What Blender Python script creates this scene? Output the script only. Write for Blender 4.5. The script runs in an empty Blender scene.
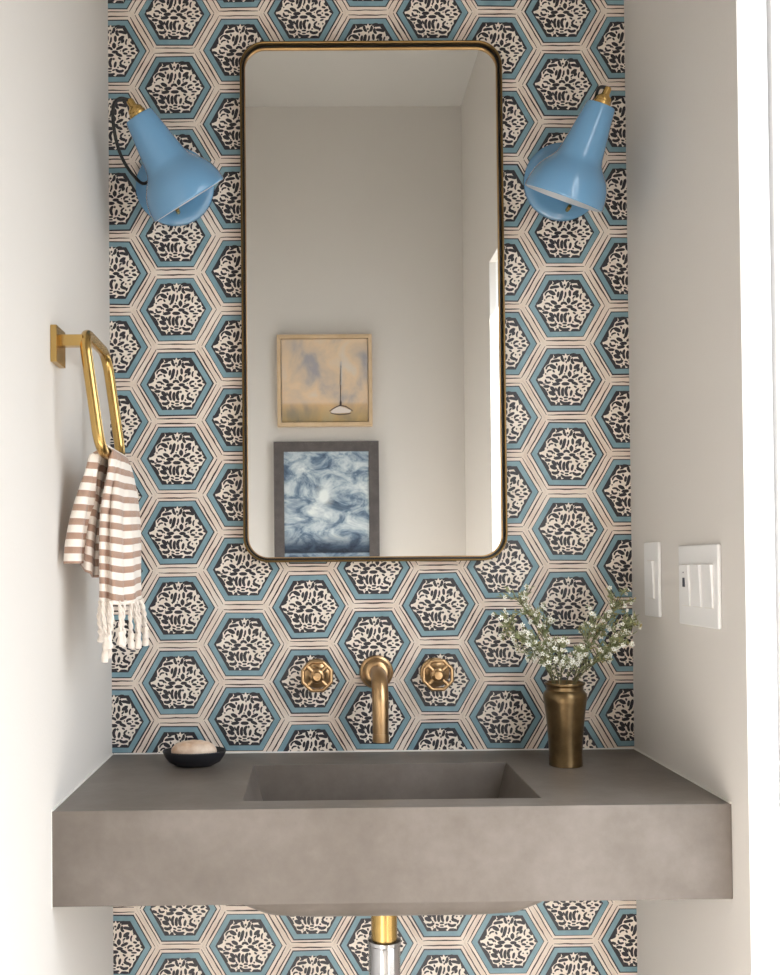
import bpy, bmesh, math, random
from mathutils import Vector, Matrix
random.seed(7)
PI = math.pi
scene = bpy.context.scene
COL = scene.collection
W = 1.0            # room width
D = 0.442           # counter depth
TOP = 0.86         # counter top height
CEIL = 3.06
YF = -2.08         # wall behind the camera

# ---------------------------------------------------------------- materials
def lin(r, g, b):
    f = lambda c: (c/255/12.92) if c/255 <= .04045 else ((c/255+.055)/1.055)**2.4
    return (f(r), f(g), f(b), 1)

def mat(name, col, rough=.5, metal=0, bump=0, bscale=60, var=0, vscale=8, spec=.5, coat=0, col2=None, sheen=0, detail=6):
    m = bpy.data.materials.new(name); m.use_nodes = True
    nt = m.node_tree; b = nt.nodes['Principled BSDF']
    b.inputs['Base Color'].default_value = col
    b.inputs['Roughness'].default_value = rough
    b.inputs['Metallic'].default_value = metal
    b.inputs['Specular IOR Level'].default_value = spec
    if coat:
        b.inputs['Coat Weight'].default_value = coat; b.inputs['Coat Roughness'].default_value = .06
    if sheen: b.inputs['Sheen Weight'].default_value = sheen
    tc = nt.nodes.new('ShaderNodeTexCoord')
    if col2 or var:
        n = nt.nodes.new('ShaderNodeTexNoise'); n.inputs['Scale'].default_value = vscale; n.inputs['Detail'].default_value = detail
        n.inputs['Roughness'].default_value = .62
        nt.links.new(tc.outputs['Object'], n.inputs['Vector'])
        r = nt.nodes.new('ShaderNodeValToRGB')
        c2 = col2 or tuple(c*(1-var) for c in col[:3])+(1,)
        r.color_ramp.elements[0].position = .32; r.color_ramp.elements[1].position = .68
        r.color_ramp.elements[0].color = c2; r.color_ramp.elements[1].color = col
        nt.links.new(n.outputs['Fac'], r.inputs['Fac'])
        nt.links.new(r.outputs['Color'], b.inputs['Base Color'])
    if bump:
        n = nt.nodes.new('ShaderNodeTexNoise'); n.inputs['Scale'].default_value = bscale; n.inputs['Detail'].default_value = 4
        nt.links.new(tc.outputs['Object'], n.inputs['Vector'])
        bp = nt.nodes.new('ShaderNodeBump'); bp.inputs['Strength'].default_value = bump; bp.inputs['Distance'].default_value = .002
        nt.links.new(n.outputs['Fac'], bp.inputs['Height'])
        nt.links.new(bp.outputs['Normal'], b.inputs['Normal'])
    return m

M = {}
M['paint'] = mat('wall_paint', lin(219,215,210), .75, bump=.12, bscale=180)
M['ceil'] = mat('ceiling_paint', lin(200,198,194), .85)
M['white'] = mat('white_trim_paint', lin(246,246,246), .35)
M['white_satin'] = mat('white_plastic', lin(238,238,238), .3, bump=.05, bscale=20)
M['floor'] = mat('floor_stone', lin(170,166,162), .5, var=.2, vscale=3)
M['ground'] = mat('paving', lin(92,88,82), .8, var=.12, vscale=2)
M['caulk'] = mat('white_caulk', lin(232,230,225), .6)
M['grout'] = mat('grout', lin(222,208,194), .7, bump=.2)
M['cream'] = mat('cream_glaze', lin(234,223,212), .34, col2=lin(226,208,194), vscale=22, bump=.10, bscale=70)
M['teal'] = mat('teal_glaze', lin(134,166,178), .34, col2=lin(110,144,156), vscale=26, bump=.10, bscale=70)
M['black'] = mat('black_glaze', lin(36,32,36), .36, col2=lin(44,42,52), vscale=26, bump=.1, bscale=70)
M['brown'] = mat('brown_glaze_line', lin(70,46,42), .4, col2=lin(38,28,28), vscale=40)
M['lace'] = mat('cream_lace_glaze', lin(242,234,223), .34, col2=lin(230,219,206), vscale=30, bump=.1, bscale=70)
M['brass'] = mat('brushed_brass', lin(204,170,106), .24, 1, bump=.03, bscale=200, var=.12, vscale=30)
M['brass_dk'] = mat('antique_brass', lin(176,142,96), .3, 1, bump=.05, bscale=120, var=.25, vscale=40)
M['brass_champ'] = mat('champagne_brass', lin(200,166,124), .3, 1, bump=.03, bscale=200, var=.12, vscale=50)
M['bronze'] = mat('aged_bronze', lin(136,114,82), .3, 1, bump=.25, bscale=60, var=.45, vscale=22)
M['frame_brass'] = mat('mirror_brass', lin(132,106,66), .32, 1, var=.2, vscale=20)
M['black_metal'] = mat('black_rebate', lin(22,20,18), .4)
M['blue'] = mat('blue_enamel', lin(102,150,188), .18, coat=.6, spec=.5)
M['blue_in'] = mat('pale_grey_lining', lin(190,196,202), .4)
M['rubber'] = mat('black_cord', lin(14,14,15), .5)
M['chrome'] = mat('chrome', lin(190,190,192), .12, 1)
M['bulb'] = mat('frosted_bulb', lin(235,233,226), .4)
M['dish'] = mat('charcoal_ceramic', lin(30,31,36), .45, bump=.1)
M['soap'] = mat('ivory_soap', lin(232,214,196), .5, col2=lin(196,160,130), vscale=30, bump=.6, bscale=110)
M['fringe'] = mat('cream_cotton', lin(232,222,212), .9, bump=.4, bscale=500, sheen=.3)
M['stem'] = mat('green_stem', lin(96,92,58), .7, var=.2)
M['leaf'] = mat('grey_green_leaf', lin(158,162,122), .55, col2=lin(112,122,80), vscale=60)
M['petal'] = mat('white_petal', lin(240,240,232), .6)
M['petal_c'] = mat('olive_bud', lin(150,140,90), .6)
M['wood'] = mat('pale_oak', lin(216,190,156), .5, col2=lin(200,172,136), vscale=20)
M['grey_wood'] = mat('grey_stained_wood', lin(92,86,84), .55, col2=lin(74,68,68), vscale=25)
M['mark'] = mat('grey_mark', lin(70,72,82), .5)

def ramp(nt, stops):
    r = nt.nodes.new('ShaderNodeValToRGB'); e = r.color_ramp.elements
    while len(e) < len(stops): e.new(.5)
    for i, (p, c) in enumerate(stops): e[i].position = p; e[i].color = c
    return r

def concrete():
    m = mat('cast_concrete', lin(150,142,133), .42, bump=.12, bscale=90)
    nt = m.node_tree; b = nt.nodes['Principled BSDF']
    tc = nt.nodes.new('ShaderNodeTexCoord')
    n = nt.nodes.new('ShaderNodeTexNoise'); n.inputs['Scale'].default_value = 5; n.inputs['Detail'].default_value = 12; n.inputs['Roughness'].default_value = .7
    nt.links.new(tc.outputs['Object'], n.inputs['Vector'])
    r = ramp(nt, [(.3, lin(94,86,79)), (.5, lin(109,101,94)), (.72, lin(126,118,112))])
    nt.links.new(n.outputs['Fac'], r.inputs['Fac'])
    v = nt.nodes.new('ShaderNodeTexVoronoi'); v.inputs['Scale'].default_value = 34
    nt.links.new(tc.outputs['Object'], v.inputs['Vector'])
    r2 = ramp(nt, [(.0, (.45,.42,.4,1)), (.035, (1,1,1,1))])
    nt.links.new(v.outputs['Distance'], r2.inputs['Fac'])
    mx = nt.nodes.new('ShaderNodeMix'); mx.data_type = 'RGBA'; mx.blend_type = 'MULTIPLY'; mx.inputs[0].default_value = .35
    nt.links.new(r.outputs['Color'], mx.inputs[6]); nt.links.new(r2.outputs['Color'], mx.inputs[7])
    nt.links.new(mx.outputs[2], b.inputs['Base Color'])
    return m
M['concrete'] = concrete()

def towel_mat():
    m = mat('striped_cotton', lin(236,228,219), .9, bump=.5, bscale=600, sheen=.3)
    nt = m.node_tree; b = nt.nodes['Principled BSDF']
    uv = nt.nodes.new('ShaderNodeTexCoord'); sp = nt.nodes.new('ShaderNodeSeparateXYZ')
    nt.links.new(uv.outputs['UV'], sp.inputs[0])
    md = nt.nodes.new('ShaderNodeMath'); md.operation = 'FRACT'
    nt.links.new(sp.outputs['Y'], md.inputs[0])
    r = ramp(nt, [(.0, lin(172,142,124)), (.45, lin(164,132,114)), (.48, lin(236,228,219)), (.98, lin(236,228,219))])
    r.color_ramp.interpolation = 'LINEAR'
    nt.links.new(md.outputs[0], r.inputs['Fac'])
    nt.links.new(r.outputs['Color'], b.inputs['Base Color'])
    return m
M['towel'] = towel_mat()

def painting(name, kind):
    """canvas painted with strokes; the object's z (height) and x (width) drive it"""
    m = mat(name, (1,1,1,1), .6, bump=.3, bscale=60)
    nt = m.node_tree; b = nt.nodes['Principled BSDF']; L = nt.links
    tc = nt.nodes.new('ShaderNodeTexCoord'); sp = nt.nodes.new('ShaderNodeSeparateXYZ'); L.new(tc.outputs['UV'], sp.inputs[0])
    mp = nt.nodes.new('ShaderNodeMapping'); L.new(tc.outputs['UV'], mp.inputs[0])
    n = nt.nodes.new('ShaderNodeTexNoise'); n.inputs['Detail'].default_value = 8
    L.new(mp.outputs[0], n.inputs['Vector'])
    if kind == 'sea':
        mp.inputs['Scale'].default_value = (1.0, 1.9, 1); n.inputs['Scale'].default_value = 3.6
        n.inputs['Distortion'].default_value = .7; n.inputs['Roughness'].default_value = .68
        r = ramp(nt, [(.30, lin(44,62,84)), (.42, lin(96,118,140)), (.52, lin(168,182,192)), (.66, lin(222,228,226))])
        L.new(n.outputs['Fac'], r.inputs['Fac'])
        low = ramp(nt, [(.0, lin(24,30,40)), (.045, lin(30,40,54)), (.055, lin(190,200,212)), (.085, lin(200,210,220)), (.095, lin(40,54,74)), (.15, lin(90,108,130)), (.27, lin(255,255,255)), (1, lin(255,255,255))])
        L.new(sp.outputs['Y'], low.inputs['Fac'])
        mx = nt.nodes.new('ShaderNodeMix'); mx.data_type = 'RGBA'; mx.blend_type = 'MULTIPLY'; mx.inputs[0].default_value = 1
        L.new(r.outputs['Color'], mx.inputs[6]); L.new(low.outputs['Color'], mx.inputs[7])
        ds = nt.nodes.new('ShaderNodeVectorMath'); ds.operation = 'DISTANCE'; ds.inputs[1].default_value = (.47, .60, 0)
        L.new(tc.outputs['UV'], ds.inputs[0])
        dr = ramp(nt, [(.045, (.9,.9,.9,1)), (.075, (.35,.35,.35,1)), (.14, (0,0,0,1))]); L.new(ds.outputs['Value'], dr.inputs['Fac'])
        m2 = nt.nodes.new('ShaderNodeMix'); m2.data_type = 'RGBA'; L.new(dr.outputs['Color'], m2.inputs[0])
        L.new(mx.outputs[2], m2.inputs[6]); m2.inputs[7].default_value = lin(226,232,230)
        L.new(m2.outputs[2], b.inputs['Base Color'])
    else:
        mp.inputs['Scale'].default_value = (1.5, 1.1, 1); n.inputs['Scale'].default_value = 2.0
        n.inputs['Distortion'].default_value = .4
        r = ramp(nt, [(.34, lin(166,164,170)), (.44, lin(206,190,172)), (.54, lin(226,202,172)), (.66, lin(218,208,196))])
        L.new(n.outputs['Fac'], r.inputs['Fac'])
        low = ramp(nt, [(.0, lin(196,180,120)), (.1, lin(206,194,150)), (.2, lin(236,214,178)), (.24, lin(255,250,245)), (1, lin(255,255,255))])
        L.new(sp.outputs['Y'], low.inputs['Fac'])
        mx = nt.nodes.new('ShaderNodeMix'); mx.data_type = 'RGBA'; mx.blend_type = 'MULTIPLY'; mx.inputs[0].default_value = .8
        L.new(r.outputs['Color'], mx.inputs[6]); L.new(low.outputs['Color'], mx.inputs[7])
        L.new(mx.outputs[2], b.inputs['Base Color'])
    return m

def mirror_mat():
    m = mat('mirror_silver', (.90,.91,.90,1), .012, 1)
    return m
M['mirror'] = mirror_mat()

# ---------------------------------------------------------------- mesh helpers
def wloc(o):
    v = Vector((0,0,0))
    while o is not None:
        v += o.location; o = o.parent
    return v

class MB:
    def __init__(s): s.v = []; s.f = []; s.m = []; s.uv = {}
    def add(s, vs, fs, mi=0):
        b = len(s.v); s.v += [tuple(v) for v in vs]
        for f in fs: s.f.append([b+i for i in f]); s.m.append(mi)
        return b
    def box(s, a, b, mi=0):
        x0,x1 = sorted((a[0],b[0])); y0,y1 = sorted((a[1],b[1])); z0,z1 = sorted((a[2],b[2]))
        s.add([(x0,y0,z0),(x1,y0,z0),(x1,y1,z0),(x0,y1,z0),(x0,y0,z1),(x1,y0,z1),(x1,y1,z1),(x0,y1,z1)],
              [(0,3,2,1),(4,5,6,7),(0,1,5,4),(1,2,6,5),(2,3,7,6),(3,0,4,7)], mi)
    def lathe(s, prof, o, ax=(0,0,1), n=40, mi=0, squash=1):
        ax = Vector(ax).normalized(); o = Vector(o)
        t = Vector((1,0,0)) if abs(ax.x) < .9 else Vector((0,1,0))
        u = ax.cross(t).normalized(); w = ax.cross(u)
        vs = []; fs = []
        for r, h in prof:
            for k in range(n):
                a = 2*PI*k/n
                vs.append(o+ax*h+(u*math.cos(a)*squash+w*math.sin(a))*max(r,1e-5))
        for i in range(len(prof)-1):
            for k in range(n):
                fs.append((i*n+k, i*n+(k+1)%n, (i+1)*n+(k+1)%n, (i+1)*n+k))
        if prof[0][0] > 1e-4: fs.append(tuple(range(n))[::-1])
        if prof[-1][0] > 1e-4: fs.append(tuple((len(prof)-1)*n+k for k in range(n)))
        s.add(vs, fs, mi)
    def tube(s, pts, r, n=12, closed=False, mi=0):
        pts = [Vector(p) for p in pts]; N = len(pts)
        rs = r if isinstance(r, (list, tuple)) else [r]*N
        vs = []; fs = []; ref = None
        for i, p in enumerate(pts):
            if closed: t = pts[(i+1)%N]-pts[i-1]
            else: t = pts[min(i+1,N-1)]-pts[max(i-1,0)]
            t.normalize()
            if ref is None:
                ref = t.cross(Vector((0,0,1)) if abs(t.z) < .9 else Vector((1,0,0))).normalized()
            ref = (ref - t*ref.dot(t)).normalized(); w = t.cross(ref)
            for k in range(n):
                a = 2*PI*k/n; vs.append(p+(ref*math.cos(a)+w*math.sin(a))*rs[i])
        for i in range(N if closed else N-1):
            j = (i+1)%N
            for k in range(n): fs.append((i*n+k, i*n+(k+1)%n, j*n+(k+1)%n, j*n+k))
        if not closed: fs += [tuple(range(n))[::-1], tuple((N-1)*n+k for k in range(n))]
        s.add(vs, fs, mi)
    def loops(s, loops, mi=0, cap0=True, cap1=True, close=False):
        n = len(loops[0]); vs = [p for l in loops for p in l]; fs = []
        R = len(loops)
        for i in range(R if close else R-1):
            j = (i+1) % R
            for k in range(n): fs.append((i*n+k, i*n+(k+1)%n, j*n+(k+1)%n, j*n+k))
        if not close:
            if cap0: fs.append(tuple(range(n))[::-1])
            if cap1: fs.append(tuple((R-1)*n+k for k in range(n)))
        s.add(vs, fs, mi)
    def build(s, name, mats, parent=None, org=None, smooth=True, bevel=0, recalc=True, solid=0, segs=2, angle=38):
        O = Vector(org) if org is not None else (wloc(parent) if parent is not None else Vector((0,0,0)))
        me = bpy.data.meshes.new(name)
        me.from_pydata([tuple(Vector(v)-O) for v in s.v], [], s.f)
        if not isinstance(mats, (list, tuple)): mats = [mats]
        for m in mats: me.materials.append(m)
        me.polygons.foreach_set('material_index', s.m)
        if s.uv:
            ul = me.uv_layers.new(name='UVMap')
            for lp in me.loops: ul.data[lp.index].uv = s.uv.get(lp.vertex_index, (0,0))
        if recalc:
            bm = bmesh.new(); bm.from_mesh(me); bmesh.ops.recalc_face_normals(bm, faces=bm.faces); bm.to_mesh(me); bm.free()
        o = bpy.data.objects.new(name, me); COL.objects.link(o)
        o.location = O - (wloc(parent) if parent is not None else Vector((0,0,0)))
        if parent is not None: o.parent = parent
        if solid:
            md = o.modifiers.new('thick', 'SOLIDIFY'); md.thickness = solid; md.offset = 0
        if bevel:
            md = o.modifiers.new('bev', 'BEVEL'); md.width = bevel; md.segments = segs; md.limit_method = 'ANGLE'; md.angle_limit = math.radians(40)
            md.harden_normals = False
        if smooth:
            me.polygons.foreach_set('use_smooth', [True]*len(me.polygons))
            try: me.set_sharp_from_angle(angle=math.radians(angle))
            except Exception: pass
        me.update()
        return o

def empty(name, loc, label, cat, group=None):
    o = bpy.data.objects.new(name, None); COL.objects.link(o); o.location = loc; o.empty_display_size = .02
    return tag(o, label, cat, group)
def tag(o, label, cat, group=None):
    o['label'] = label; o['category'] = cat
    if group: o['group'] = group
    return o
def struct(o): o['kind'] = 'structure'; return o
def copy_tree(o, parent=None):
    c = o.copy(); COL.objects.link(c)
    if parent is not None: c.parent = parent
    for ch in list(o.children): copy_tree(ch, c)
    return c
def lerp(a, b, t): return a+(b-a)*t
def vl(a, b, t): return Vector(a).lerp(Vector(b), t)
def catmull(P, n=10):
    P = [Vector(p) for p in P]; Q = [P[0]*2-P[1]]+P+[P[-1]*2-P[-2]]; out = []
    for i in range(1, len(Q)-2):
        for k in range(n):
            t = k/n; a,b,c,d = Q[i-1],Q[i],Q[i+1],Q[i+2]
            out.append(.5*((2*b)+(c-a)*t+(2*a-5*b+4*c-d)*t*t+(3*b-a-3*c+d)*t**3))
    out.append(P[-1]); return out

# ---------------------------------------------------------------- room shell
JY0, JY1, JH = -.499, -1.50, 2.25          # door opening in the right wall
mb = MB(); mb.box((-.12,.12,0),(0,YF-.1,CEIL)); struct(mb.build('wall_left', M['paint'], smooth=False))
mb = MB()
mb.box((W,.12,0),(W+.022,JY0,CEIL)); mb.box((W+.022,.12,0),(W+.14,-.45,CEIL))
mb.box((W,JY1,0),(W+.022,YF-.1,CEIL)); mb.box((W+.022,JY1-.07,0),(W+.14,YF-.1,CEIL))
mb.box((W,JY0,JH),(W+.022,JY1,CEIL)); mb.box((W+.022,-.45,JH+.07),(W+.14,JY1-.07,CEIL))
struct(mb.build('wall_right', M['paint'], smooth=False))
mb = MB(); mb.box((-.12,YF,0),(W+.14,YF-.1,CEIL)); struct(mb.build('wall_front', M['paint'], smooth=False))
mb = MB(); mb.box((-.12,.12,CEIL),(W+.14,YF-.1,CEIL+.1)); struct(mb.build('ceiling', M['ceil'], smooth=False))
mb = MB(); mb.box((-.12,.12,-.1),(W+.14,YF-.1,0)); struct(mb.build('floor', M['floor'], smooth=False))
mb = MB(); mb.box((W+.14,3.5,-.12),(8,-6,-.02)); struct(mb.build('floor', M['ground'], smooth=False))
# white door lining in the opening: two steps, seen edge-on at the right of the picture
mb = MB()
for (a, b, off) in ((W+.022, W+.0435, .0), (W+.0480, W+.14, .004)):
    mb.box((a,-.45,0),(b,JY0-off,JH)); mb.box((a,JY1+off,0),(b,JY1-.07,JH)); mb.box((a,-.45,JH-off),(b,JY1-.07,JH+.07))
mb.box((W+.04,-.45,0),(W+.05,JY0+.014,JH)); mb.box((W+.04,JY1-.014,0),(W+.05,JY1-.07,JH))
struct(mb.build('door_1', M['white'], smooth=False, bevel=.0012))

# ---------------------------------------------------------------- back wall: hand painted hexagonal tiles
U = .1436745/2/37.45            # metres per pattern unit
PZ, PX, X0, ZR = .14345, .124956, .12785, 1.2842+.86
def hexpts(r):                  # flat-topped hexagon of inradius r
    R = r/math.cos(PI/6); return [(R*math.cos(PI/3*k), R*math.sin(PI/3*k)) for k in range(6)]
def ribbon(pts, w):              # rounded stroke outline as an n-gon
    w = w*1.0
    pts = [Vector((p[0],p[1],0)) for p in pts]
    if len(pts) == 1: pts = [pts[0]-Vector((w*.15,0,0)), pts[0]+Vector((w*.15,0,0))]
    if len(pts) == 2: a, b = pts; pts = [a, a.lerp(b,.25), a.lerp(b,.75), b]
    elif len(pts) == 3:
        a, m, b = pts; q = lambda t: a*(1-t)**2+(m*2-(a+b)/2)*2*t*(1-t)+b*t*t
        pts = [a, q(.22), q(.5), q(.78), b]
    L = []; Rr = []; n = len(pts)
    for i, p in enumerate(pts):
        t = (pts[min(i+1,n-1)]-pts[max(i-1,0)]).normalized(); q = Vector((-t.y,t.x,0))
        ww = w/2*(1 if 0 < i < n-1 else .8)
        L.append(p+q*ww); Rr.append(p-q*ww)
    t0 = (pts[0]-pts[1]).normalized(); t1 = (pts[-1]-pts[-2]).normalized()
    return [pts[0]+t0*w*.4]+L+[pts[-1]+t1*w*.4]+Rr[::-1]
# dark cells of the lace motif, in twelfths of a unit about (340,465), y down: (polyline, thickness)
CELLS = [
 ([(302,445),(330,425),(365,445)],24),([(303,515),(375,515)],32),
 ([(185,412),(238,438)],34),([(225,475),(290,470)],32),([(190,522),(262,510)],30),
 ([(375,475),(428,475)],30),([(425,440),(490,408)],27),([(420,495),(480,522)],28),
 ([(97,468),(112,500),(155,495)],20),([(108,438),(150,438),(164,462)],18),
 ([(500,470),(512,446),(548,438)],20),([(506,490),(548,496)],20),([(566,470)],16),
 ([(5,437),(60,413)],28),([(20,490),(62,505)],26),([(80,545),(137,547)],27),
 ([(595,442),(630,428)],22),([(602,482),(640,492)],24),([(655,450),(690,465)],16),([(565,395),(600,402)],20),
 ([(268,300),(258,352)],24),([(312,290),(300,340),(284,392)],30),([(355,300),(350,350)],16),([(404,285),(406,342)],26),([(390,375),(390,420)],38),([(270,402)],22),([(330,395)],14),
 ([(268,555),(254,600),(266,652)],25),([(308,570),(300,615),(306,656)],28),([(362,556),(340,600),(356,655)],28),([(412,600),(400,655)],24),([(388,560)],24),
 ([(300,182),(300,210),(320,240)],26),([(388,186),(386,215),(368,240)],26),([(341,214)],22),
 ([(172,248),(215,236),(268,232)],27),([(160,290),(218,322)],38),([(232,166),(286,168)],28),([(106,335),(120,305),(150,286)],14),([(118,372),(135,350),(168,346)],14),([(100,395)],14),
 ([(424,215),(420,245),(440,268)],26),([(446,228),(490,232),(534,246)],28),([(452,325),(500,290)],36),([(485,355),(502,330)],30),([(545,320),(532,350),(536,382)],14),([(402,170),(440,158),(470,170)],22),([(566,300)],16),
 ([(165,558),(205,598)],36),([(148,618),(206,640)],40),([(166,690),(205,700),(240,680)],28),([(228,660)],16),([(120,590)],18),
 ([(496,575),(468,605),(480,628)],18),([(462,636),(522,656)],28),([(418,690),(455,712),(502,700)],26),([(440,662)],18),([(540,560),(574,548)],14),([(520,600)],16),([(570,600)],18),
 ([(276,722),(318,750),(395,742)],24),([(320,714),(358,714)],12),([(176,762),(204,752)],22),([(240,758)],16),([(440,760),(505,758)],22),([(235,725)],12),
 ([(60,330),(80,360)],12),([(190,350),(205,372)],16),([(232,268),(238,290)],16),([(440,375),(462,350)],14),([(590,350),(620,380)],14),([(445,395)],12),
 ([(545,520),(600,520)],14),([(445,545),(470,560)],16),([(220,565),(235,600)],14),([(62,560),(95,595)],14),([(100,600),(122,650)],12),
 ([(150,205),(165,180)],12),([(200,205),(240,195)],12),([(350,245),(352,262)],12),([(420,190)],14),([(500,195),(520,215)],12),
 ([(320,680),(360,680)],16),([(270,690),(300,700)],14),([(375,700),(400,690)],14),([(540,650),(525,680)],14),([(95,515),(70,520)],10),([(340,350),(342,372)],12),([(175,450),(190,468)],10),([(470,460)],12),([(185,500)],10),
]
SIL = [(186,150),(205,190),(250,183),(300,160),(325,168),(341,135),(357,168),(395,152),(430,185),(488,182),(512,196),(505,225),(548,236),(556,282),(600,315),(598,350),(640,382),(650,420),(694,464),
       (655,512),(640,548),(600,560),(602,600),(572,640),(556,690),(520,720),(512,772),(480,745),(430,748),(404,778),(380,764),(300,766),(270,778),(262,740),(232,742),(214,775),(196,738),(150,728),(138,690),(108,660),(96,618),(62,590),(52,548),(22,532),(-2,480),(-12,462),(4,416),(52,400),(72,384),(70,318),(94,290),(132,262),(150,214),(186,186)]
cv = lambda p: ((p[0]-340)/12, (465-p[1])/12)
CELLS = [(ribbon([cv(p) for p in pl], (w*1.16+4.6)/12), 0) for pl, w in CELLS]
SIL = [(cv(p)[0]*.97+.4, cv(p)[1]*.98-.1) for p in SIL]
mb = MB()
mb.add([(-.0,.003,0),(W,.003,0),(W,.003,CEIL),(0,.003,CEIL)], [(0,1,2,3)], 0)
mb.add([(0,.12,0),(W,.12,0),(W,.12,CEIL),(0,.12,CEIL)], [(3,2,1,0)], 0)
def put(pts, cx, cz, y, mi, rot=0):
    c, s = math.cos(rot), math.sin(rot)
    mb.add([(cx+(x*c-z*s)*U, y, cz+(x*s+z*c)*U) for x, z, *_ in pts], [tuple(range(len(pts)))[::-1]], mi)
rnd = random.Random(3)
for c in range(-1, 8):
    for r in range(-7, 17):
        cx = X0+c*PX; cz = ZR-(r+(.5 if c % 2 else 0))*PZ-.002*(1-cx)
        if cz < -.08 or cz > CEIL+.08: continue
        # glazed plate with a softened rim
        h0 = hexpts(37.42); h1 = hexpts(36.9)
        tilt = rnd.uniform(-.0002,.0002)
        vs = [(cx+x*U,.003,cz+z*U) for x,z in h0]+[(cx+x*U,.0008,cz+z*U) for x,z in h0]+[(cx+x*U,.0002,cz+z*U) for x,z in h1]
        fs = [(k,(k+1)%6,6+(k+1)%6,6+k) for k in range(6)]+[(6+k,6+(k+1)%6,12+(k+1)%6,12+k) for k in range(6)]+[tuple(range(12,18))]
        mb.add(vs, fs, 1)
        ang = rnd.uniform(-.018,.018); ox = rnd.uniform(-.5,.5); oz = rnd.uniform(-.5,.5)
        px, pz = cx+ox*U, cz+oz*U
        put(hexpts(32.0+rnd.uniform(-.3,.3)), px+rnd.uniform(-.3,.3)*U, pz+rnd.uniform(-.3,.3)*U, .0000, 3, ang)     # dark rim line
        put(hexpts(30.9), px, pz, -.0002, 2, ang)                                     # teal band
        put(hexpts(26.1), px, pz, -.0004, 3, ang)                                     # dark field
        a2 = ang+rnd.uniform(-.02,.02)
        mx_, mz_ = px+rnd.uniform(-.3,.5)*U, pz+rnd.uniform(-.3,.3)*U
        put(SIL, mx_, mz_, -.0006, 5, a2)
        for cell, _ in CELLS: put(cell, mx_, mz_, -.0008, 3, a2)
        # broken brown brush line round the cream border
        H = hexpts(34.9)
        for k in range(6):
            a = Vector((H[k][0],H[k][1],0)); b = Vector((H[(k+1)%6][0],H[(k+1)%6][1],0))
            e0 = rnd.uniform(-.0,.035); e1 = rnd.uniform(-.0,.035)
            nrm = ((a+b)/2).normalized(); N = 7; L = []; R_ = []
            w0 = rnd.uniform(1.05,1.6)
            for i in range(N+1):
                t = lerp(e0, 1-e1, i/N); p = a.lerp(b, t)+nrm*rnd.uniform(-.25,.25)
                ww = w0*(.35+.65*math.sin(PI*min(max((i+.4)/(N+.8),0),1)))*rnd.uniform(.8,1.15)
                L.append(p+nrm*ww/2); R_.append(p-nrm*ww/2)
            for i in range(N):
                put([L[i],L[i+1],R_[i+1],R_[i]], cx, cz, -.0001, 4)
wb = mb.build('wall_back', [M['grout'],M['cream'],M['teal'],M['black'],M['brown'],M['lace']], smooth=False, recalc=False)
bm = bmesh.new(); bm.from_mesh(wb.data)
for f in bm.faces:                      # every flat glaze face looks into the room
    if abs(f.normal.y) > .5 and f.normal.y > 0 and f.calc_center_median().y < .05: f.normal_flip()
for co, no in (((0,0,0),(-1,0,0)),((W,0,0),(1,0,0)),((0,0,0),(0,0,-1)),((0,0,CEIL),(0,0,1))):
    bmesh.ops.bisect_plane(bm, geom=bm.verts[:]+bm.edges[:]+bm.faces[:], plane_co=co, plane_no=no, clear_outer=True)
mbx = MB(); bm.to_mesh(wb.data); bm.free()
struct(wb)
mb = MB(); mb.box((0,.003,0),(W,.12,CEIL)); struct(mb.build('wall_back_core', M['grout'], smooth=False)).name = 'wall_back'

# ---------------------------------------------------------------- concrete counter with integral basin
root = empty('vanity_counter', (.5,-.22,.7), 'thick grey-brown concrete counter with a sunken rectangular basin, spanning wall to wall', 'sink counter')
zb = TOP-.1395; yb = -.002
bx0,bx1,by0,by1 = .2765,.7305,-.1195,-.3915
mb = MB()
o_ = [(0.0003,yb),(W-.0003,yb),(W-.0003,-D),(0.0003,-D)]; i_ = [(bx0,by0),(bx1,by0),(bx1,by1),(bx0,by1)]
vs = [(x,y,TOP) for x,y in o_]+[(x,y,TOP) for x,y in i_]+[(x,y,zb) for x,y in o_]+[(x,y,zb) for x,y in i_]
fs = []
for k in range(4):
    j = (k+1)%4
    fs += [(k,j,4+j,4+k),(8+k,12+k,12+j,8+j),(k,8+k,8+j,j)]
ins = [(bx0+.03,by0-.006),(bx1-.028,by0-.006),(bx1-.028,by1+.006),(bx0+.03,by1+.006)]
vs += [(x,y,TOP-.112) for x,y in ins]
for k in range(4):
    j = (k+1)%4; fs.append((4+k,4+j,16+j,16+k))
fs += [(16,17,18,19)]
fs += [(12,13,14,15)]
mb.add(vs, fs)
mb.build('slab', M['concrete'], root, smooth=False, bevel=.0011, segs=2)
mb = MB()
def rr(x0,x1,y0,y1,z,r,n=6):
    out = []
    for cx_,cy_,a0 in ((x1-r,y1-r,0),(x0+r,y1-r,PI/2),(x0+r,y0+r,PI),(x1-r,y0+r,1.5*PI)):
        for k in range(n+1):
            a = a0+PI/2*k/n; out.append((cx_+r*math.cos(a), cy_+r*math.sin(a), z))
    return out
mb.loops([rr(.262,.742,-.432,-.06,zb-.0002,.03), rr(.272,.732,-.428,-.065,zb-.010,.035), rr(.298,.706,-.420,-.08,zb-.024,.04), rr(.335,.670,-.405,-.09,zb-.0315,.045)])
mb.build('basin_underside', M['concrete'], root)
mb = MB(); mb.lathe([(0.0,.001),(.020,.001),(.021,.003),(.016,.0035),(.015,.0015),(0,.0012)], (.504,-.25,TOP-.112), n=28)
mb.build('drain', M['brass'], root)
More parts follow.
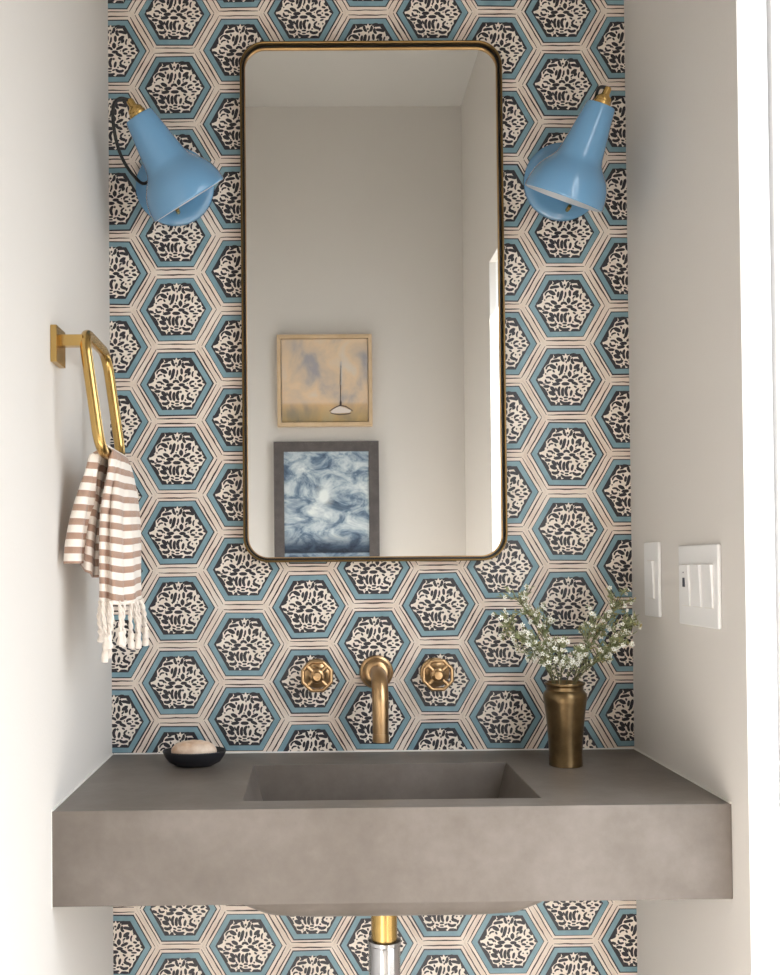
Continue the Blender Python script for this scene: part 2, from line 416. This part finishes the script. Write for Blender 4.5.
# thin white caulk bead where the counter meets the walls
mb = MB()
mb.box((0,yb,TOP),(.0025,-D,TOP+.0025)); mb.box((W-.0025,yb,TOP),(W,-D,TOP+.0025)); mb.box((0.0035,-.001,TOP),(W-.0035,-.0035,TOP+.0022))
mb.box((0,-D,zb-.002),(.0010,-D-.0010,TOP+.002))
struct(mb.build('trim_1', M['caulk'], smooth=False))

# drain pipe under the basin
root = empty('drain_pipe', (.4985,-.26,.3), 'brass drain tailpiece with chrome nut and pipe hanging under the concrete basin', 'pipe')
zt = zb-.0317
mb = MB(); c = (.4985,-.26,0)
mb.lathe([(.0235,.66),(.0235,zt)], c); mb.build('flange', M['brass'], root)
mb = MB(); mb.lathe([(.0215,.60),(.0215,.6615)], c); mb.lathe([(.0222,.647),(.0222,.6485)], c); mb.build('tailpiece', M['brass'], root)
mb = MB(); mb.lathe([(.024,.6015),(.0275,.600),(.0275,.594),(.025,.5925),(.0262,.590),(.0262,.52),(.02,.515)], c, n=32)
mb.build('slip_nut', M['chrome'], root)
mb = MB(); mb.lathe([(.0195,.30),(.0195,.52)], c); mb.tube([(.4985,-.26,.31),(.4985,-.255,.275),(.4985,-.235,.25),(.4985,-.20,.24),(.4985,-.1,.24),(.4985,-.003,.24)], .0185, 20)
mb.build('pipe', M['chrome'], root)

# ---------------------------------------------------------------- mirror
def rrect(x0,x1,z0,z1,r,y,n=10):
    out = []
    for cx_,cz_,a0 in ((x1-r,z1-r,0),(x0+r,z1-r,PI/2),(x0+r,z0+r,PI),(x1-r,z0+r,1.5*PI)):
        for k in range(n+1):
            a = a0+PI/2*k/n; out.append((cx_+r*math.cos(a), y, cz_+r*math.sin(a)))
    return out
mx0,mx1,mz0,mz1 = .2555,.7555,1.2235,2.2150
root = empty('wall_mirror', ((mx0+mx1)/2,-.015,(mz0+mz1)/2), 'tall rectangular mirror with rounded corners and a thin brass frame on the tiled wall', 'mirror')
def ring_prof(mb, prof, mi=0):
    mb.loops([rrect(mx0+i,mx1-i,mz0+i,mz1-i,max(.048-i,.01),y) for i, y in prof], mi, close=True)
mb = MB(); ring_prof(mb, [(0,-.0015),(0,-.0315),(.0010,-.033),(.0029,-.033),(.0037,-.0322),(.0037,-.0015)])
mb.build('frame', M['frame_brass'], root)
mb = MB(); ring_prof(mb, [(.0038,-.0228),(.0038,-.0235),(.0076,-.0235),(.0076,-.0175),(.0038,-.0175)])
mb.build('rebate', M['black_metal'], root)
mb = MB(); ring_prof(mb, [(.0077,-.0176),(.0077,-.0222),(.0092,-.0222),(.0098,-.0196),(.0098,-.0176)])
mb.build('lip', M['brass_dk'], root)
mb = MB(); mb.loops([rrect(mx0+.0040,mx1-.0040,mz0+.0040,mz1-.0040,.044,-.0022), rrect(mx0+.0040,mx1-.0040,mz0+.0040,mz1-.0040,.044,-.0175)])
mb.build('mirror_glass', M['mirror'], root, smooth=False)

# ---------------------------------------------------------------- wall lamps
def lamp(disc, rim, top, cord, label, knob):
    rim = Vector(rim); top = Vector(top); ax = (top-rim).normalized(); L = (top-rim).length
    root = empty('wall_lamp', (disc[0],-.001,disc[1]), label, 'wall lamp', 'blue wall lamps beside the mirror')
    c = (disc[0],-.0012,disc[1])
    mb = MB(); mb.lathe([(.0745,0),(.0755,.003),(.0750,.010),(.070,.0145),(.06,.016),(0,.0165)], c, (0,-1,0), 64); mb.build('backplate', M['blue'], root)
    mb = MB(); mb.lathe([(.004,.0),(.004,.022),(.0028,.024),(0,.024)], (knob[0],-.014,knob[1]), (0,-1,0), 16); mb.build('switch_knob', M['brass'], root)
    # shade: spun enamel bell with a waist, double walled
    out = [(.0755,0),(.0768,.001),(.0770,.004),(.0763,.012),(.0745,.022),(.0712,.033),(.0660,.0435),(.0580,.054),(.0500,.063),(.0445,.0705),(.0415,.079),(.0362,.108),(.0300,.145),(.0275,L-.002),(.0262,L),(.016,L)]
    inn = [(.015,L-.003),(.0250,L-.004),(.0285,.140),(.0390,.080),(.0480,.062),(.0630,.0435),(.0690,.032),(.0722,.021),(.0745,.003)]
    mb = MB(); n = 72
    P = [(r*.972,h) for r,h in out+inn]
    t = Vector((1,0,0)); u = ax.cross(t).normalized(); w = ax.cross(u)
    loops = [[rim+ax*h+(u*math.cos(2*PI*k/n)+w*math.sin(2*PI*k/n))*r for k in range(n)] for r, h in P]
    mb.loops(loops[:len(out)], 0, False, False)
    mb.loops(loops[len(out)-1:]+[loops[0]], 1, False, False)
    mb.build('shade', [M['blue'],M['blue_in']], root, angle=50)
    mb = MB()
    mb.lathe([(.0145,L-.001),(.0155,L+.002),(.0155,L+.006),(.0138,L+.008),(.0140,L+.010),(.0125,L+.014),(.0085,L+.0165),(.0068,L+.019),(.0068,L+.027),(.0052,L+.0305),(0,L+.031)], rim, ax, 32)
    mb.build('brass_cap', M['brass'], root)
    mb = MB(); mb.lathe([(.014,L-.002),(.014,L-.05),(.017,L-.055),(.02,L-.075),(.0265,L-.10),(.024,L-.12),(.014,L-.133),(0,L-.137)], rim, ax, 28)
    mb.build('bulb', M['bulb'], root)
    # arm from the plate to the waist of the shade, with a small hinge
    back = rim+ax*.080+(Vector((0,1,0))-ax*ax.y).normalized()*.043
    s = Vector((disc[0],-.015,disc[1]+.012))
    mb = MB(); mb.tube([s, vl(s,back,.5)+Vector((0,-.004,.004)), back], .0085, 16)
    mb.lathe([(.013,-.011),(.013,.011)], back+Vector((0,.004,0)), (1,0,0), 20)
    mb.build('arm', M['blue'], root)
    mb = MB(); mb.tube(catmull([rim+ax*(L+.029)]+[Vector(p) for p in cord]+[back+Vector((0,.006,0))], 8), .0030, 10); mb.build('cord', M['rubber'], root)
    return root
lamp((.1285,1.947), (.1680,-.112,1.881), (.0870,-.168,2.011), [(.0568,-.19,2.0302),(.0443,-.18,2.0156),(.0436,-.16,1.9804),(.0501,-.13,1.952),(.0661,-.10,1.9312),(.0854,-.085,1.9241)],
     'blue enamel wall lamp left of the mirror, black cord looping at its side', (.1355,1.894))
lamp((.8745,1.952), (.8480,-.112,1.8805), (.9025,-.169,2.0250), [(.8982,-.176,2.0528),(.8992,-.15,2.0484),(.9094,-.12,2.0353),(.905,-.085,1.99)],
     'blue enamel wall lamp right of the mirror, beside the plain right wall', (.8800,1.894))

# ---------------------------------------------------------------- towel ring and towel
root = empty('towel_ring', (0,-.402,1.55), 'brass rounded square towel ring on a square plate on the left wall', 'towel ring')
mb = MB(); mb.box((.0003,-.437,1.522),(.010,-.384,1.577)); mb.build('mount_plate', M['brass'], root, smooth=False, bevel=.001)
mb = MB(); mb.box((.0095,-.419,1.5495),(.044,-.403,1.5665)); mb.build('post', M['brass'], root, smooth=False, bevel=.001)
def ringpt(y, z): return (lerp(.0700,.0445,(z-1.388)/.187), y, z)
pts = []
for cy_,cz_,a0 in ((-.250-.035,1.572-.035,0),(-.418+.035,1.572-.035,PI/2),(-.418+.035,1.392+.03,PI),(-.250-.035,1.392+.03,1.5*PI)):
    r_ = .035 if cz_ > 1.5 else .03
    for k in range(9):
        a = a0+PI/2*k/8; pts.append(ringpt(cy_+ (.035)*math.cos(a), cz_+r_*math.sin(a)))
mb = MB(); mb.tube(pts, .0086, 18, closed=True); mb.build('ring', M['brass'], root)

root = empty('hand_towel', (.07,-.33,1.39), 'white hand towel with brown stripes and knotted fringe hanging through the brass ring', 'towel')
zc = 1.392; xc = .0705
def poly_s(P, s):
    P = [Vector(p) for p in P]; d = [0]
    for a, b in zip(P, P[1:]): d.append(d[-1]+(b-a).length)
    t = s*d[-1]
    for i in range(len(P)-1):
        if t <= d[i+1]+1e-9: return P[i].lerp(P[i+1], (t-d[i])/max(d[i+1]-d[i],1e-9))
    return P[-1]
S = 72
smoothc = lambda P: catmull([(a,b,0) for a,b in P], 8)
F_top = smoothc([(.074,-.372),(.078,-.386),(.083,-.384),(.0845,-.365),(.084,-.34),(.087,-.33),(.087,-.30),(.085,-.268),(.078,-.26)])
F_bot = smoothc([(.066,-.345),(.060,-.385),(.067,-.396),(.073,-.380),(.083,-.397),(.091,-.372),(.090,-.350),(.100,-.335),(.104,-.30),(.103,-.268),(.088,-.250)])
T_bar = smoothc([(xc,-.380),(xc,-.365),(xc,-.35),(xc,-.335),(xc,-.32),(xc,-.30),(xc,-.285),(xc,-.275)])
B_top = smoothc([(.060,-.386),(.048,-.392),(.056,-.380),(.060,-.365),(.056,-.35),(.060,-.34),(.058,-.32),(.060,-.30),(.060,-.28)])
B_bot = smoothc([(.044,-.360),(.016,-.392),(.010,-.402),(.020,-.408),(.031,-.402),(.031,-.385),(.024,-.350),(.040,-.385),(.046,-.380),(.042,-.340),(.050,-.365),(.053,-.350),(.040,-.31),(.028,-.28)])
mb = MB(); rows = []
Nf, Nt, Nb = 46, 9, 34
FL, BL = .226, .165
for i in range(Nf+1):                       # front drop, bottom to top
    t = i/Nf; e = 1-(1-t)**1.0
    row = []
    for j in range(S+1):
        s = j/S; a = poly_s(F_bot, s); b = poly_s(F_top, s); k = t**3.6
        p = a.lerp(b, k); z = zc-.004-FL*(1-t)+.004*math.sin(s*9)*(1-t)
        p = p+Vector((.0012*math.sin(s*40+t*5),.0010*math.cos(s*31+t*4),0))*(1-t*.5)
        row.append((p.x,p.y,z))
    rows.append((row, (1-t)*FL))
for i in range(1, Nt):                      # over the bar
    a_ = PI*i/Nt; row = []
    for j in range(S+1):
        s = j/S; y = lerp(poly_s(F_top,s).y, poly_s(B_top,s).y, i/Nt)
        row.append((xc+.0120*math.cos(a_), y, zc-.002+.0125*math.sin(a_)))
    rows.append((row, -.014*i/Nt*2))
for i in range(Nb+1):                       # back drop
    t = i/Nb; row = []
    for j in range(S+1):
        s = j/S; a = poly_s(B_top, s); b = poly_s(B_bot, s); k = 1-(1-t)**1.7
        p = a.lerp(b, k); z = zc-.004-(BL+.022*min(1,max(0,(s-.35)*4)))*t
        row.append((p.x,p.y,z))
    rows.append((row, -.028-(BL)*t))
nv = S+1
mb.v = [p for r, _ in rows for p in r]
for i, (r, d) in enumerate(rows):
    for j in range(nv): mb.uv[i*nv+j] = (j/S, d/.0216+.237)
for i in range(len(rows)-1):
    for j in range(S): mb.f.append([i*nv+j,i*nv+j+1,(i+1)*nv+j+1,(i+1)*nv+j]); mb.m.append(0)
mb.build('cloth', M['towel'], root, solid=.0026, angle=180)
# knotted fringe
rf = random.Random(5)
NTS = 15
for q in range(NTS):
    s = .02+.96*q/(NTS-1)
    p = poly_s(F_bot, s); x, y = p.x, p.y; zt = zc-.004-FL+.003
    ln = (.088 if q < 2 else .070)+rf.uniform(-.007,.009); dx = rf.uniform(-.004,.004)+(.006 if s > .8 else 0); dy = rf.uniform(-.004,.004)
    mb = MB()
    for ph in (0, PI):                      # two plies twisted together
        pts = []; N = 26
        for i in range(N+1):
            t = i/N; a = ph+t*13
            pts.append((x+dx*t+.0017*math.cos(a)+.0015*math.sin(t*5+q), y+dy*t+.0017*math.sin(a), zt-ln*.72*t))
        mb.tube(pts, .0021, 6)
    e = (x+dx+.0015*math.sin(5+q), y+dy, zt-ln*.72)
    mb.lathe([(0,.004),(.0042,.002),(.0050,-.002),(.0036,-.005),(.0030,-.006),(.0046,-.010),(.0058,-.015),(.0050,-ln*.28+.001),(.0015,-ln*.28)], e, (dx*4,dy*3,1), 10)
    mb.build('tassel', M['fringe'], root)

# ---------------------------------------------------------------- tap
root = empty('wall_spout', (.5062,0,1.012), 'champagne brass spout curving down from the tiled wall above the basin', 'tap')
c = (.5062,-.0012,1.012)
mb = MB(); mb.lathe([(.032,0),(.0325,.003),(.031,.007),(.027,.009),(.0255,.016),(.0225,.020),(.0190,.022),(0,.022)], c, (0,-1,0), 48); mb.build('flange', M['brass_champ'], root)
pts = [(.5062,-.018,1.012),(.5062,-.045,1.0125),(.5062,-.062,1.0125)]
for k in range(1, 13):
    a = PI/2*k/12; pts.append((.5062,-.062-.046*math.sin(a),.9665+.046*math.cos(a)))
pts += [(.5062,-.108,.94),(.5062,-.108,.914)]
mb = MB(); mb.tube(pts, [.0150]*3+[.0150]*12+[.0147,.0145], 28); mb.build('spout', M['brass_champ'], root)
mb = MB(); mb.lathe([(.0135,.9145),(.0135,.9125),(.0150,.9125),(.0150,.898),(.0138,.897),(.0118,.897),(.0118,.902),(0,.902)], (.5062,-.108,0), (0,0,1), 28); mb.build('nozzle', M['brass_champ'], root)

def tap_handle(x, z, label):
    root = empty('tap_handle', (x,0,z), label, 'tap handle', 'round tap handles on the tiled wall')
    c = (x,-.0012,z)
    mb = MB(); mb.lathe([(.028,0),(.0285,.003),(.027,.006),(.022,.008),(.014,.011),(.0115,.015),(.0115,.040),(.0135,.043),(.0135,.047),(0,.047)], c, (0,-1,0), 40); mb.build('flange', M['brass_champ'], root)
    mb = MB(); pts = []                      # octagonal wheel rim
    for k in range(48):
        a = 2*PI*k/48; seg = (a % (PI/4))-PI/8; r = .0285*math.cos(PI/8)/math.cos(seg)*1.0
        pts.append((x+r*math.cos(a+PI/8), -.052, z+r*math.sin(a+PI/8)))
    mb.tube(pts, .0036, 12, closed=True)
    mb.build('wheel', M['brass_champ'], root)
    for k in range(4):
        a = PI/4+PI/2*k; d = Vector((math.cos(a),0,math.sin(a))); o = Vector((x,-.051,z))
        mb = MB(); mb.tube([o+d*.008, o+d*.015+Vector((0,-.001,0)), o+d*.027], [.0052,.0040,.0046], 12); mb.build('spoke', M['brass_champ'], root)
    mb = MB(); mb.lathe([(.0125,.045),(.0135,.052),(.0125,.056),(.0098,.0575),(.0092,.0615),(.0070,.0635),(0,.064)], c, (0,-1,0), 32); mb.build('hub', M['brass_champ'], root)
    return root
h = tap_handle(.3925, 1.0105, 'round brass wheel handle on the tiles left of the spout')
c_ = copy_tree(h); c_.location = (.6180,0,1.0105); c_['label'] = 'round brass wheel handle on the tiles right of the spout'

# ---------------------------------------------------------------- soap dish and soap
dc = (.1712,-.118)
mb = MB(); mb.lathe([(.024,.8603),(.032,.8610),(.046,.868),(.0535,.878),(.0572,.887),(.0560,.8885),(.0520,.880),(.044,.871),(.030,.8655),(0,.8645)], (dc[0],dc[1],0), (0,0,1), 56, squash=.72)
tag(mb.build('soap_dish', M['dish'], org=(dc[0],dc[1],.86)), 'small black oval soap dish on the left of the concrete counter', 'soap dish')
mb = MB()
mb.lathe([(0,.0),(.026,.0015),(.037,.007),(.0415,.014),(.042,.019),(.039,.026),(.031,.0325),(.018,.0365),(0,.038)], (dc[0]-.001,dc[1],.8685), (0,0,1), 48, squash=.62)
o = mb.build('soap_bar', M['soap'], org=(dc[0],dc[1],.88))
tag(o, 'ivory oval bar of textured soap resting in the black dish', 'soap')
sb = o.modifiers.new('sub','SUBSURF'); sb.levels = sb.render_levels = 1
tx = bpy.data.textures.new('soap_relief','CLOUDS'); tx.noise_scale = .008
dm = o.modifiers.new('relief','DISPLACE'); dm.texture = tx; dm.strength = .0022; dm.mid_level = .6

# ---------------------------------------------------------------- vase
VX, VY = .8300, -.150
mb = MB()
mb.lathe([(.0285,0),(.0295,.001),(.0292,.006),(.0288,.02),(.0300,.045),(.0320,.07),(.0345,.095),(.0370,.112),(.0382,.120),(.0378,.126),(.0345,.1305),(.0322,.133),(.0318,.139),(.0330,.1415),(.0348,.1425),(.0352,.1450),(.0345,.1465),(.0318,.1465),(.0302,.140),(.0300,.133),(.0345,.122),(.032,.09),(.027,.02),(0,.015)], (VX,VY,TOP+.0003), (0,0,1), 64)
tag(mb.build('vase', M['bronze'], org=(VX,VY,TOP)), 'aged brass vase with a narrow foot on the right of the concrete counter', 'vase')

# flower sprigs, each its own thing
rs = random.Random(11)
def leaf(mb, p, d, L, w):
    d = Vector(d).normalized(); up = Vector((rs.uniform(-1,1),rs.uniform(-1,1),rs.uniform(-1,1)))
    sd = d.cross(up).normalized(); n = sd.cross(d)
    p = Vector(p); th = n*.0003
    o = [p, p+d*L*.35+sd*w+n*.0006, p+d*L*.75+sd*w*.7+n*.0005, p+d*L, p+d*L*.75-sd*w*.7+n*.0005, p+d*L*.35-sd*w+n*.0006]
    b = [q-th for q in o]
    mb.add(o+b, [(0,1,2,3,4,5),(11,10,9,8,7,6)]+[(k,6+k,6+(k+1)%6,(k+1)%6) for k in range(6)])
def blossom(mb, p, d, r):
    d = Vector(d).normalized(); u = d.cross(Vector((.3,.5,.8))).normalized(); w = d.cross(u); p = Vector(p); a0 = rs.uniform(0,2)
    for k in range(5):
        a = a0+2*PI*k/5; e = (u*math.cos(a)+w*math.sin(a)); f = (-u*math.sin(a)+w*math.cos(a))
        o = [p, p+e*r*.45+f*r*.30+d*r*.10, p+e*r*.9+f*r*.26+d*r*.26, p+e*r*1.05+d*r*.28, p+e*r*.9-f*r*.26+d*r*.26, p+e*r*.45-f*r*.30+d*r*.10]
        b = [q-d*.0005 for q in o]
        mb.add(o+b, [(0,1,2,3,4,5),(11,10,9,8,7,6)]+[(j,6+j,6+(j+1)%6,(j+1)%6) for j in range(6)], 0)
    mb.lathe([(r*.12,-r*.7),(r*.26,-r*.3),(r*.30,0),(r*.24,r*.14),(0,r*.18)], p, d, 7, 1)
def sprig(tip, label, nb, spread, mid=None, white=1.0):
    tip = Vector(tip); ang = math.atan2(tip.x-VX, 1)
    base = Vector((VX+rs.uniform(-.012,.012), VY+rs.uniform(-.012,.012), TOP+.03))
    neck = Vector((VX+max(-.019,min(.019,(tip.x-VX)*.35)), VY+rs.uniform(-.014,.014), TOP+.143))
    m = Vector(mid) if mid else neck.lerp(tip,.5)+Vector((0,0,.022))
    path = catmull([base,neck,m,tip], 8)
    root = empty('flower_sprig', base, label, 'flowers', 'white flower sprigs in the brass vase')
    st = MB(); lf = MB(); bl = MB()
    st.tube(path, [lerp(.0015,.0007,i/(len(path)-1)) for i in range(len(path))], 6)
    n = len(path)
    for b in range(nb):
        t = rs.uniform(.50,1)**.8; i = min(int(t*(n-1)), n-2); p0 = path[i]; tg = (path[i+1]-path[i]).normalized()
        d = (tg*.8+Vector((rs.uniform(-1,1),rs.uniform(-.75,.45),rs.uniform(-.6,.9)))).normalized()
        L = spread*rs.uniform(.35,1)
        e = p0+d*L+Vector((0,0,rs.uniform(-.004,.006)))
        e.x = min(e.x,.972); e.y = min(e.y,-.02)
        mmid = p0.lerp(e,.55)+Vector((0,0,.004))
        tw = [p0,mmid,e]
        st.tube(tw, [.0007,.0006,.0005], 5)
        for k in range(11):
            q = tw[0].lerp(tw[1], rs.random()) if k % 2 else tw[1].lerp(tw[2], rs.random())
            leaf(lf, q, d*.8+Vector((rs.uniform(-1,1),rs.uniform(-1,1),rs.uniform(-.4,1))), rs.uniform(.008,.015), rs.uniform(.0009,.0015))
        for k in range(rs.choice((1,2,2,3))):
            off = Vector((rs.uniform(-1,1),rs.uniform(-1,.4),rs.uniform(-.8,1)))*.0065
            q = e+off; q.x = min(q.x,.978)
            st.tube([mmid.lerp(e,.6), q], .0004, 4)
            if rs.random() < white: blossom(bl, q, Vector((rs.uniform(-.8,.8),-1+rs.uniform(-.2,.7),rs.uniform(-.2,.9))), rs.uniform(.0034,.0050))
            else: bl.lathe([(0,-.0015),(.0014,-.0005),(.0017,.001),(.001,.0024),(0,.003)], q, (off.x,off.y,abs(off.z)+.002), 7, 1)
    for i in range(10, n-1):
        for k in range(3): leaf(lf, path[i], Vector((rs.uniform(-1,1),rs.uniform(-1,1),rs.uniform(0,1))), rs.uniform(.007,.012), .001)
    st.build('stem', M['stem'], root); lf.build('leaves', M['leaf'], root, recalc=False, smooth=False); bl.build('blossoms', [M['petal'],M['petal_c']], root, recalc=False)
for tip, lab, nb, sp, mid, wh in (
    ((.742,-.150,1.160), 'white flower sprig reaching highest at the left, in the brass vase', 20, .032, (.790,-.15,1.095), .5),
    ((.718,-.160,1.115), 'white flower sprig leaning farthest left, in the brass vase', 22, .034, (.765,-.17,1.07), .5),
    ((.752,-.190,1.090), 'white flower sprig in the left middle of the vase, crowded with blossoms', 20, .032, (.785,-.18,1.055), .75),
    ((.770,-.165,1.060), 'short white flower sprig drooping low over the left of the vase rim', 14, .022, (.792,-.17,1.045), .9),
    ((.812,-.185,1.072), 'white flower sprig at the front centre of the vase, large open blossoms', 14, .020, (.82,-.17,1.04), 1),
    ((.848,-.190,1.062), 'white flower sprig just right of the front centre, above the vase rim', 14, .020, (.842,-.17,1.035), 1),
    ((.800,-.120,1.122), 'thin white flower sprig standing up at the centre back of the vase', 8, .022, (.81,-.13,1.07), .8),
    ((.880,-.160,1.120), 'white flower sprig rising right of centre in the brass vase', 15, .030, (.862,-.155,1.06), .7),
    ((.932,-.140,1.148), 'white flower sprig reaching highest at the right, in the brass vase', 22, .034, (.89,-.14,1.09), .5),
    ((.940,-.165,1.110), 'white flower sprig leaning farthest right toward the plain wall', 22, .032, (.905,-.16,1.06), .5),
    ((.915,-.180,1.075), 'white flower sprig low on the right of the vase, mostly buds', 20, .032, (.88,-.17,1.045), .45)):
    sprig(tip, lab, nb, sp, mid, wh)

# ---------------------------------------------------------------- switch plates on the right wall
def plate(y0, y1, z0, z1, n, label, gap):
    root = empty('switch_plate', (W,(y0+y1)/2,(z0+z1)/2), label, 'light switch')
    mb = MB(); mb.box((W-.0003,y0,z0),(W-.0065,y1,z1)); mb.build('plate', M['white_satin'], root, smooth=False, bevel=.0025, segs=3)
    w = .034; cy = (y0+y1)/2; cz = (z0+z1)/2
    for k in range(n):
        yy = cy+(k-(n-1)/2)*-.046
        mb = MB(); mb.box((W-.0060,yy-w/2-.001,cz-.0345),(W-.0070,yy+w/2+.001,cz+.0345)); 
        fr = mb.build('switch_frame', M['caulk'], root, smooth=False, bevel=.0004)
        mb = MB()
        mb.add([(W-.0065,yy-w/2,cz-.033),(W-.0065,yy+w/2,cz-.033),(W-.0065,yy+w/2,cz+.033),(W-.0065,yy-w/2,cz+.033),
                (W-.0085,yy-w/2,cz-.033),(W-.0085,yy+w/2,cz-.033),(W-.0115,yy+w/2,cz+.033),(W-.0115,yy-w/2,cz+.033)],
               [(0,1,2,3),(4,5,6,7),(0,1,5,4),(1,2,6,5),(2,3,7,6),(3,0,4,7)])
        rk = mb.build('rocker', M['white_satin'], fr, smooth=False, bevel=.0006)
        if n == 3 and k == 0:
            mb = MB(); mb.box((W-.0100,yy-.004,cz-.003),(W-.0112,yy+.004,cz+.012)); mb.box((W-.0106,yy-.002,cz+.020),(W-.0114,yy+.002,cz+.0215))
            mb.build('indicator', M['mark'], fr, smooth=False)
plate(-.2600,-.4190,1.1150,1.2440,3, 'white triple switch plate on the right wall, nearest the doorway', .046)
plate(-.0890,-.1640,1.1200,1.2530,1, 'narrow white single switch plate on the right wall, closest to the tiled wall', .046)

# ---------------------------------------------------------------- framed paintings on the wall behind the camera (seen in the mirror)
def picture(x0, x1, z0, z1, fw, depth, fm, cm, label, gap=.0):
    root = empty('framed_painting', ((x0+x1)/2,YF,(z0+z1)/2), label, 'painting')
    y = YF; mb = MB()
    def rect(i, yy): return [(x0+i,yy,z0+i),(x1-i,yy,z0+i),(x1-i,yy,z1-i),(x0+i,yy,z1-i)]
    mb.loops([rect(0,y+.001),rect(0,y+depth),rect(fw,y+depth),rect(fw,y+.001)], close=True)
    mb.build('frame', fm, root, smooth=False, bevel=.001)
    mb = MB(); a = fw+gap
    q = rect(a, y+depth-.008); b = rect(a, y+.002)
    mb.add(q+b, [(0,1,2,3),(4,5,6,7),(0,1,5,4),(1,2,6,5),(2,3,7,6),(3,0,4,7)])
    for k, (u, v) in enumerate(((0,0),(1,0),(1,1),(0,1))): mb.uv[k] = (u,v); mb.uv[4+k] = (u,v)
    return root, mb.build('canvas', cm, root, smooth=False)
r1, cv1 = picture(.253,.630,1.771,2.135,.015,.034,M['wood'],painting('boat_painting','boat'),'small square painting of a sailboat in ochre haze, pale wood frame, above the stormy seascape',.003)
# little moored boat brushed onto the canvas, a flat layer of paint
mb = MB(); yc = YF+.034-.0074
X = lambda u: .253+.377*u; Z = lambda v: 1.771+.364*v
def brush(pts, w, mi):
    o = ribbon([(X(u),Z(v)) for u,v in pts], w); mb.add([(p.x,yc+(.0004 if mi else 0),p.y) for p in o], [tuple(range(len(o)))], mi)
mb.add([(X(u),yc,Z(v)) for u,v in ((.56,.155),(.60,.20),(.66,.215),(.71,.20),(.78,.17),(.76,.145),(.66,.14),(.58,.14))], [tuple(range(8))], 0)
brush([(.55,.165),(.61,.205),(.66,.225),(.72,.215),(.79,.165)], .0045, 1); brush([(.56,.145),(.66,.125),(.77,.14)], .004, 1); brush([(.665,.22),(.667,.45),(.672,.66)], .0035, 1); brush([(.665,.225),(.667,.27)], .008, 1); brush([(.672,.45),(.674,.70)], .010, 2)
mb.build('boat_strokes', [mat('boat_white',lin(226,216,208),.6), mat('boat_line',lin(70,54,54),.6), mat('sail_haze',lin(206,200,196),.6)], r1, smooth=False, recalc=False)
r2, cv2 = picture(.237,.653,1.188,1.710,.040,.036,M['grey_wood'],painting('sea_painting','sea'),'blue grey painting of stormy sea and clouds, dark grey frame, below the sailboat painting')

# ---------------------------------------------------------------- light
wd = bpy.data.worlds.new('World'); scene.world = wd; wd.use_nodes = True
bg = wd.node_tree.nodes['Background']; bg.inputs[1].default_value = 1.85
wn = wd.node_tree; tcw = wn.nodes.new('ShaderNodeTexCoord'); sw = wn.nodes.new('ShaderNodeSeparateXYZ')   # overcast sky, brighter towards the zenith
wn.links.new(tcw.outputs['Generated'], sw.inputs[0])
rw = wn.nodes.new('ShaderNodeMapRange'); rw.inputs[1].default_value = 0; rw.inputs[2].default_value = 1; rw.inputs[3].default_value = 1; rw.inputs[4].default_value = 3.2
wn.links.new(sw.outputs['Z'], rw.inputs[0])
vm = wn.nodes.new('ShaderNodeVectorMath'); vm.operation = 'SCALE'; vm.inputs[0].default_value = (.90,.95,1)
wn.links.new(rw.outputs[0], vm.inputs['Scale']); wn.links.new(vm.outputs[0], bg.inputs[0])
def area(name, loc, rot, sx, sy, e, col, portal=False):
    l = bpy.data.lights.new(name, 'AREA'); l.shape = 'RECTANGLE'; l.size = sx; l.size_y = sy; l.energy = e; l.color = col
    if portal: l.cycles.is_portal = True
    o = bpy.data.objects.new(name, l); COL.objects.link(o); o.location = loc; o.rotation_euler = rot; return o
area('daylight_portal', (W+.15,(JY0+JY1)/2,JH/2), (0,PI/2,0), JH, abs(JY1-JY0), 1, (1,1,1), True)

sl = bpy.data.lights.new('sun', 'SUN'); sl.energy = 24; sl.angle = .02; sl.color = (1,.965,.92)
so = bpy.data.objects.new('sun', sl); COL.objects.link(so); so.location = (4,1,5)
so.rotation_euler = Vector((-1,-.55,-1.35)).to_track_quat('-Z','Y').to_euler()

# ---------------------------------------------------------------- camera
cam = bpy.data.cameras.new('camera'); co = bpy.data.objects.new('camera', cam); COL.objects.link(co); scene.camera = co
R = Matrix(((.99992532,-.00822925,-.00903511),(.00836614,.99984918,.01521911),(.0089085,-.01529356,.99984336)))
right, fwd, up = R[0], R[1], R[2]
m = Matrix((( right[0],up[0],-fwd[0],.384942),(right[1],up[1],-fwd[1],-1.901363),(right[2],up[2],-fwd[2],.86+.355153),(0,0,0,1)))
co.matrix_world = m
cam.sensor_fit = 'VERTICAL'; cam.sensor_height = 36; cam.sensor_width = 28.8; cam.lens = 990.551/975*36
cam.shift_x = 69.783/975; cam.shift_y = 63.829/975
cam.clip_start = .02

vs_ = scene.view_settings
vs_.view_transform = 'Standard'; vs_.look = 'None'; vs_.gamma = 1; vs_.use_curve_mapping = False; vs_.exposure = .5
scene.cycles.max_bounces = 10; scene.cycles.diffuse_bounces = 6; scene.cycles.sample_clamp_indirect = 8
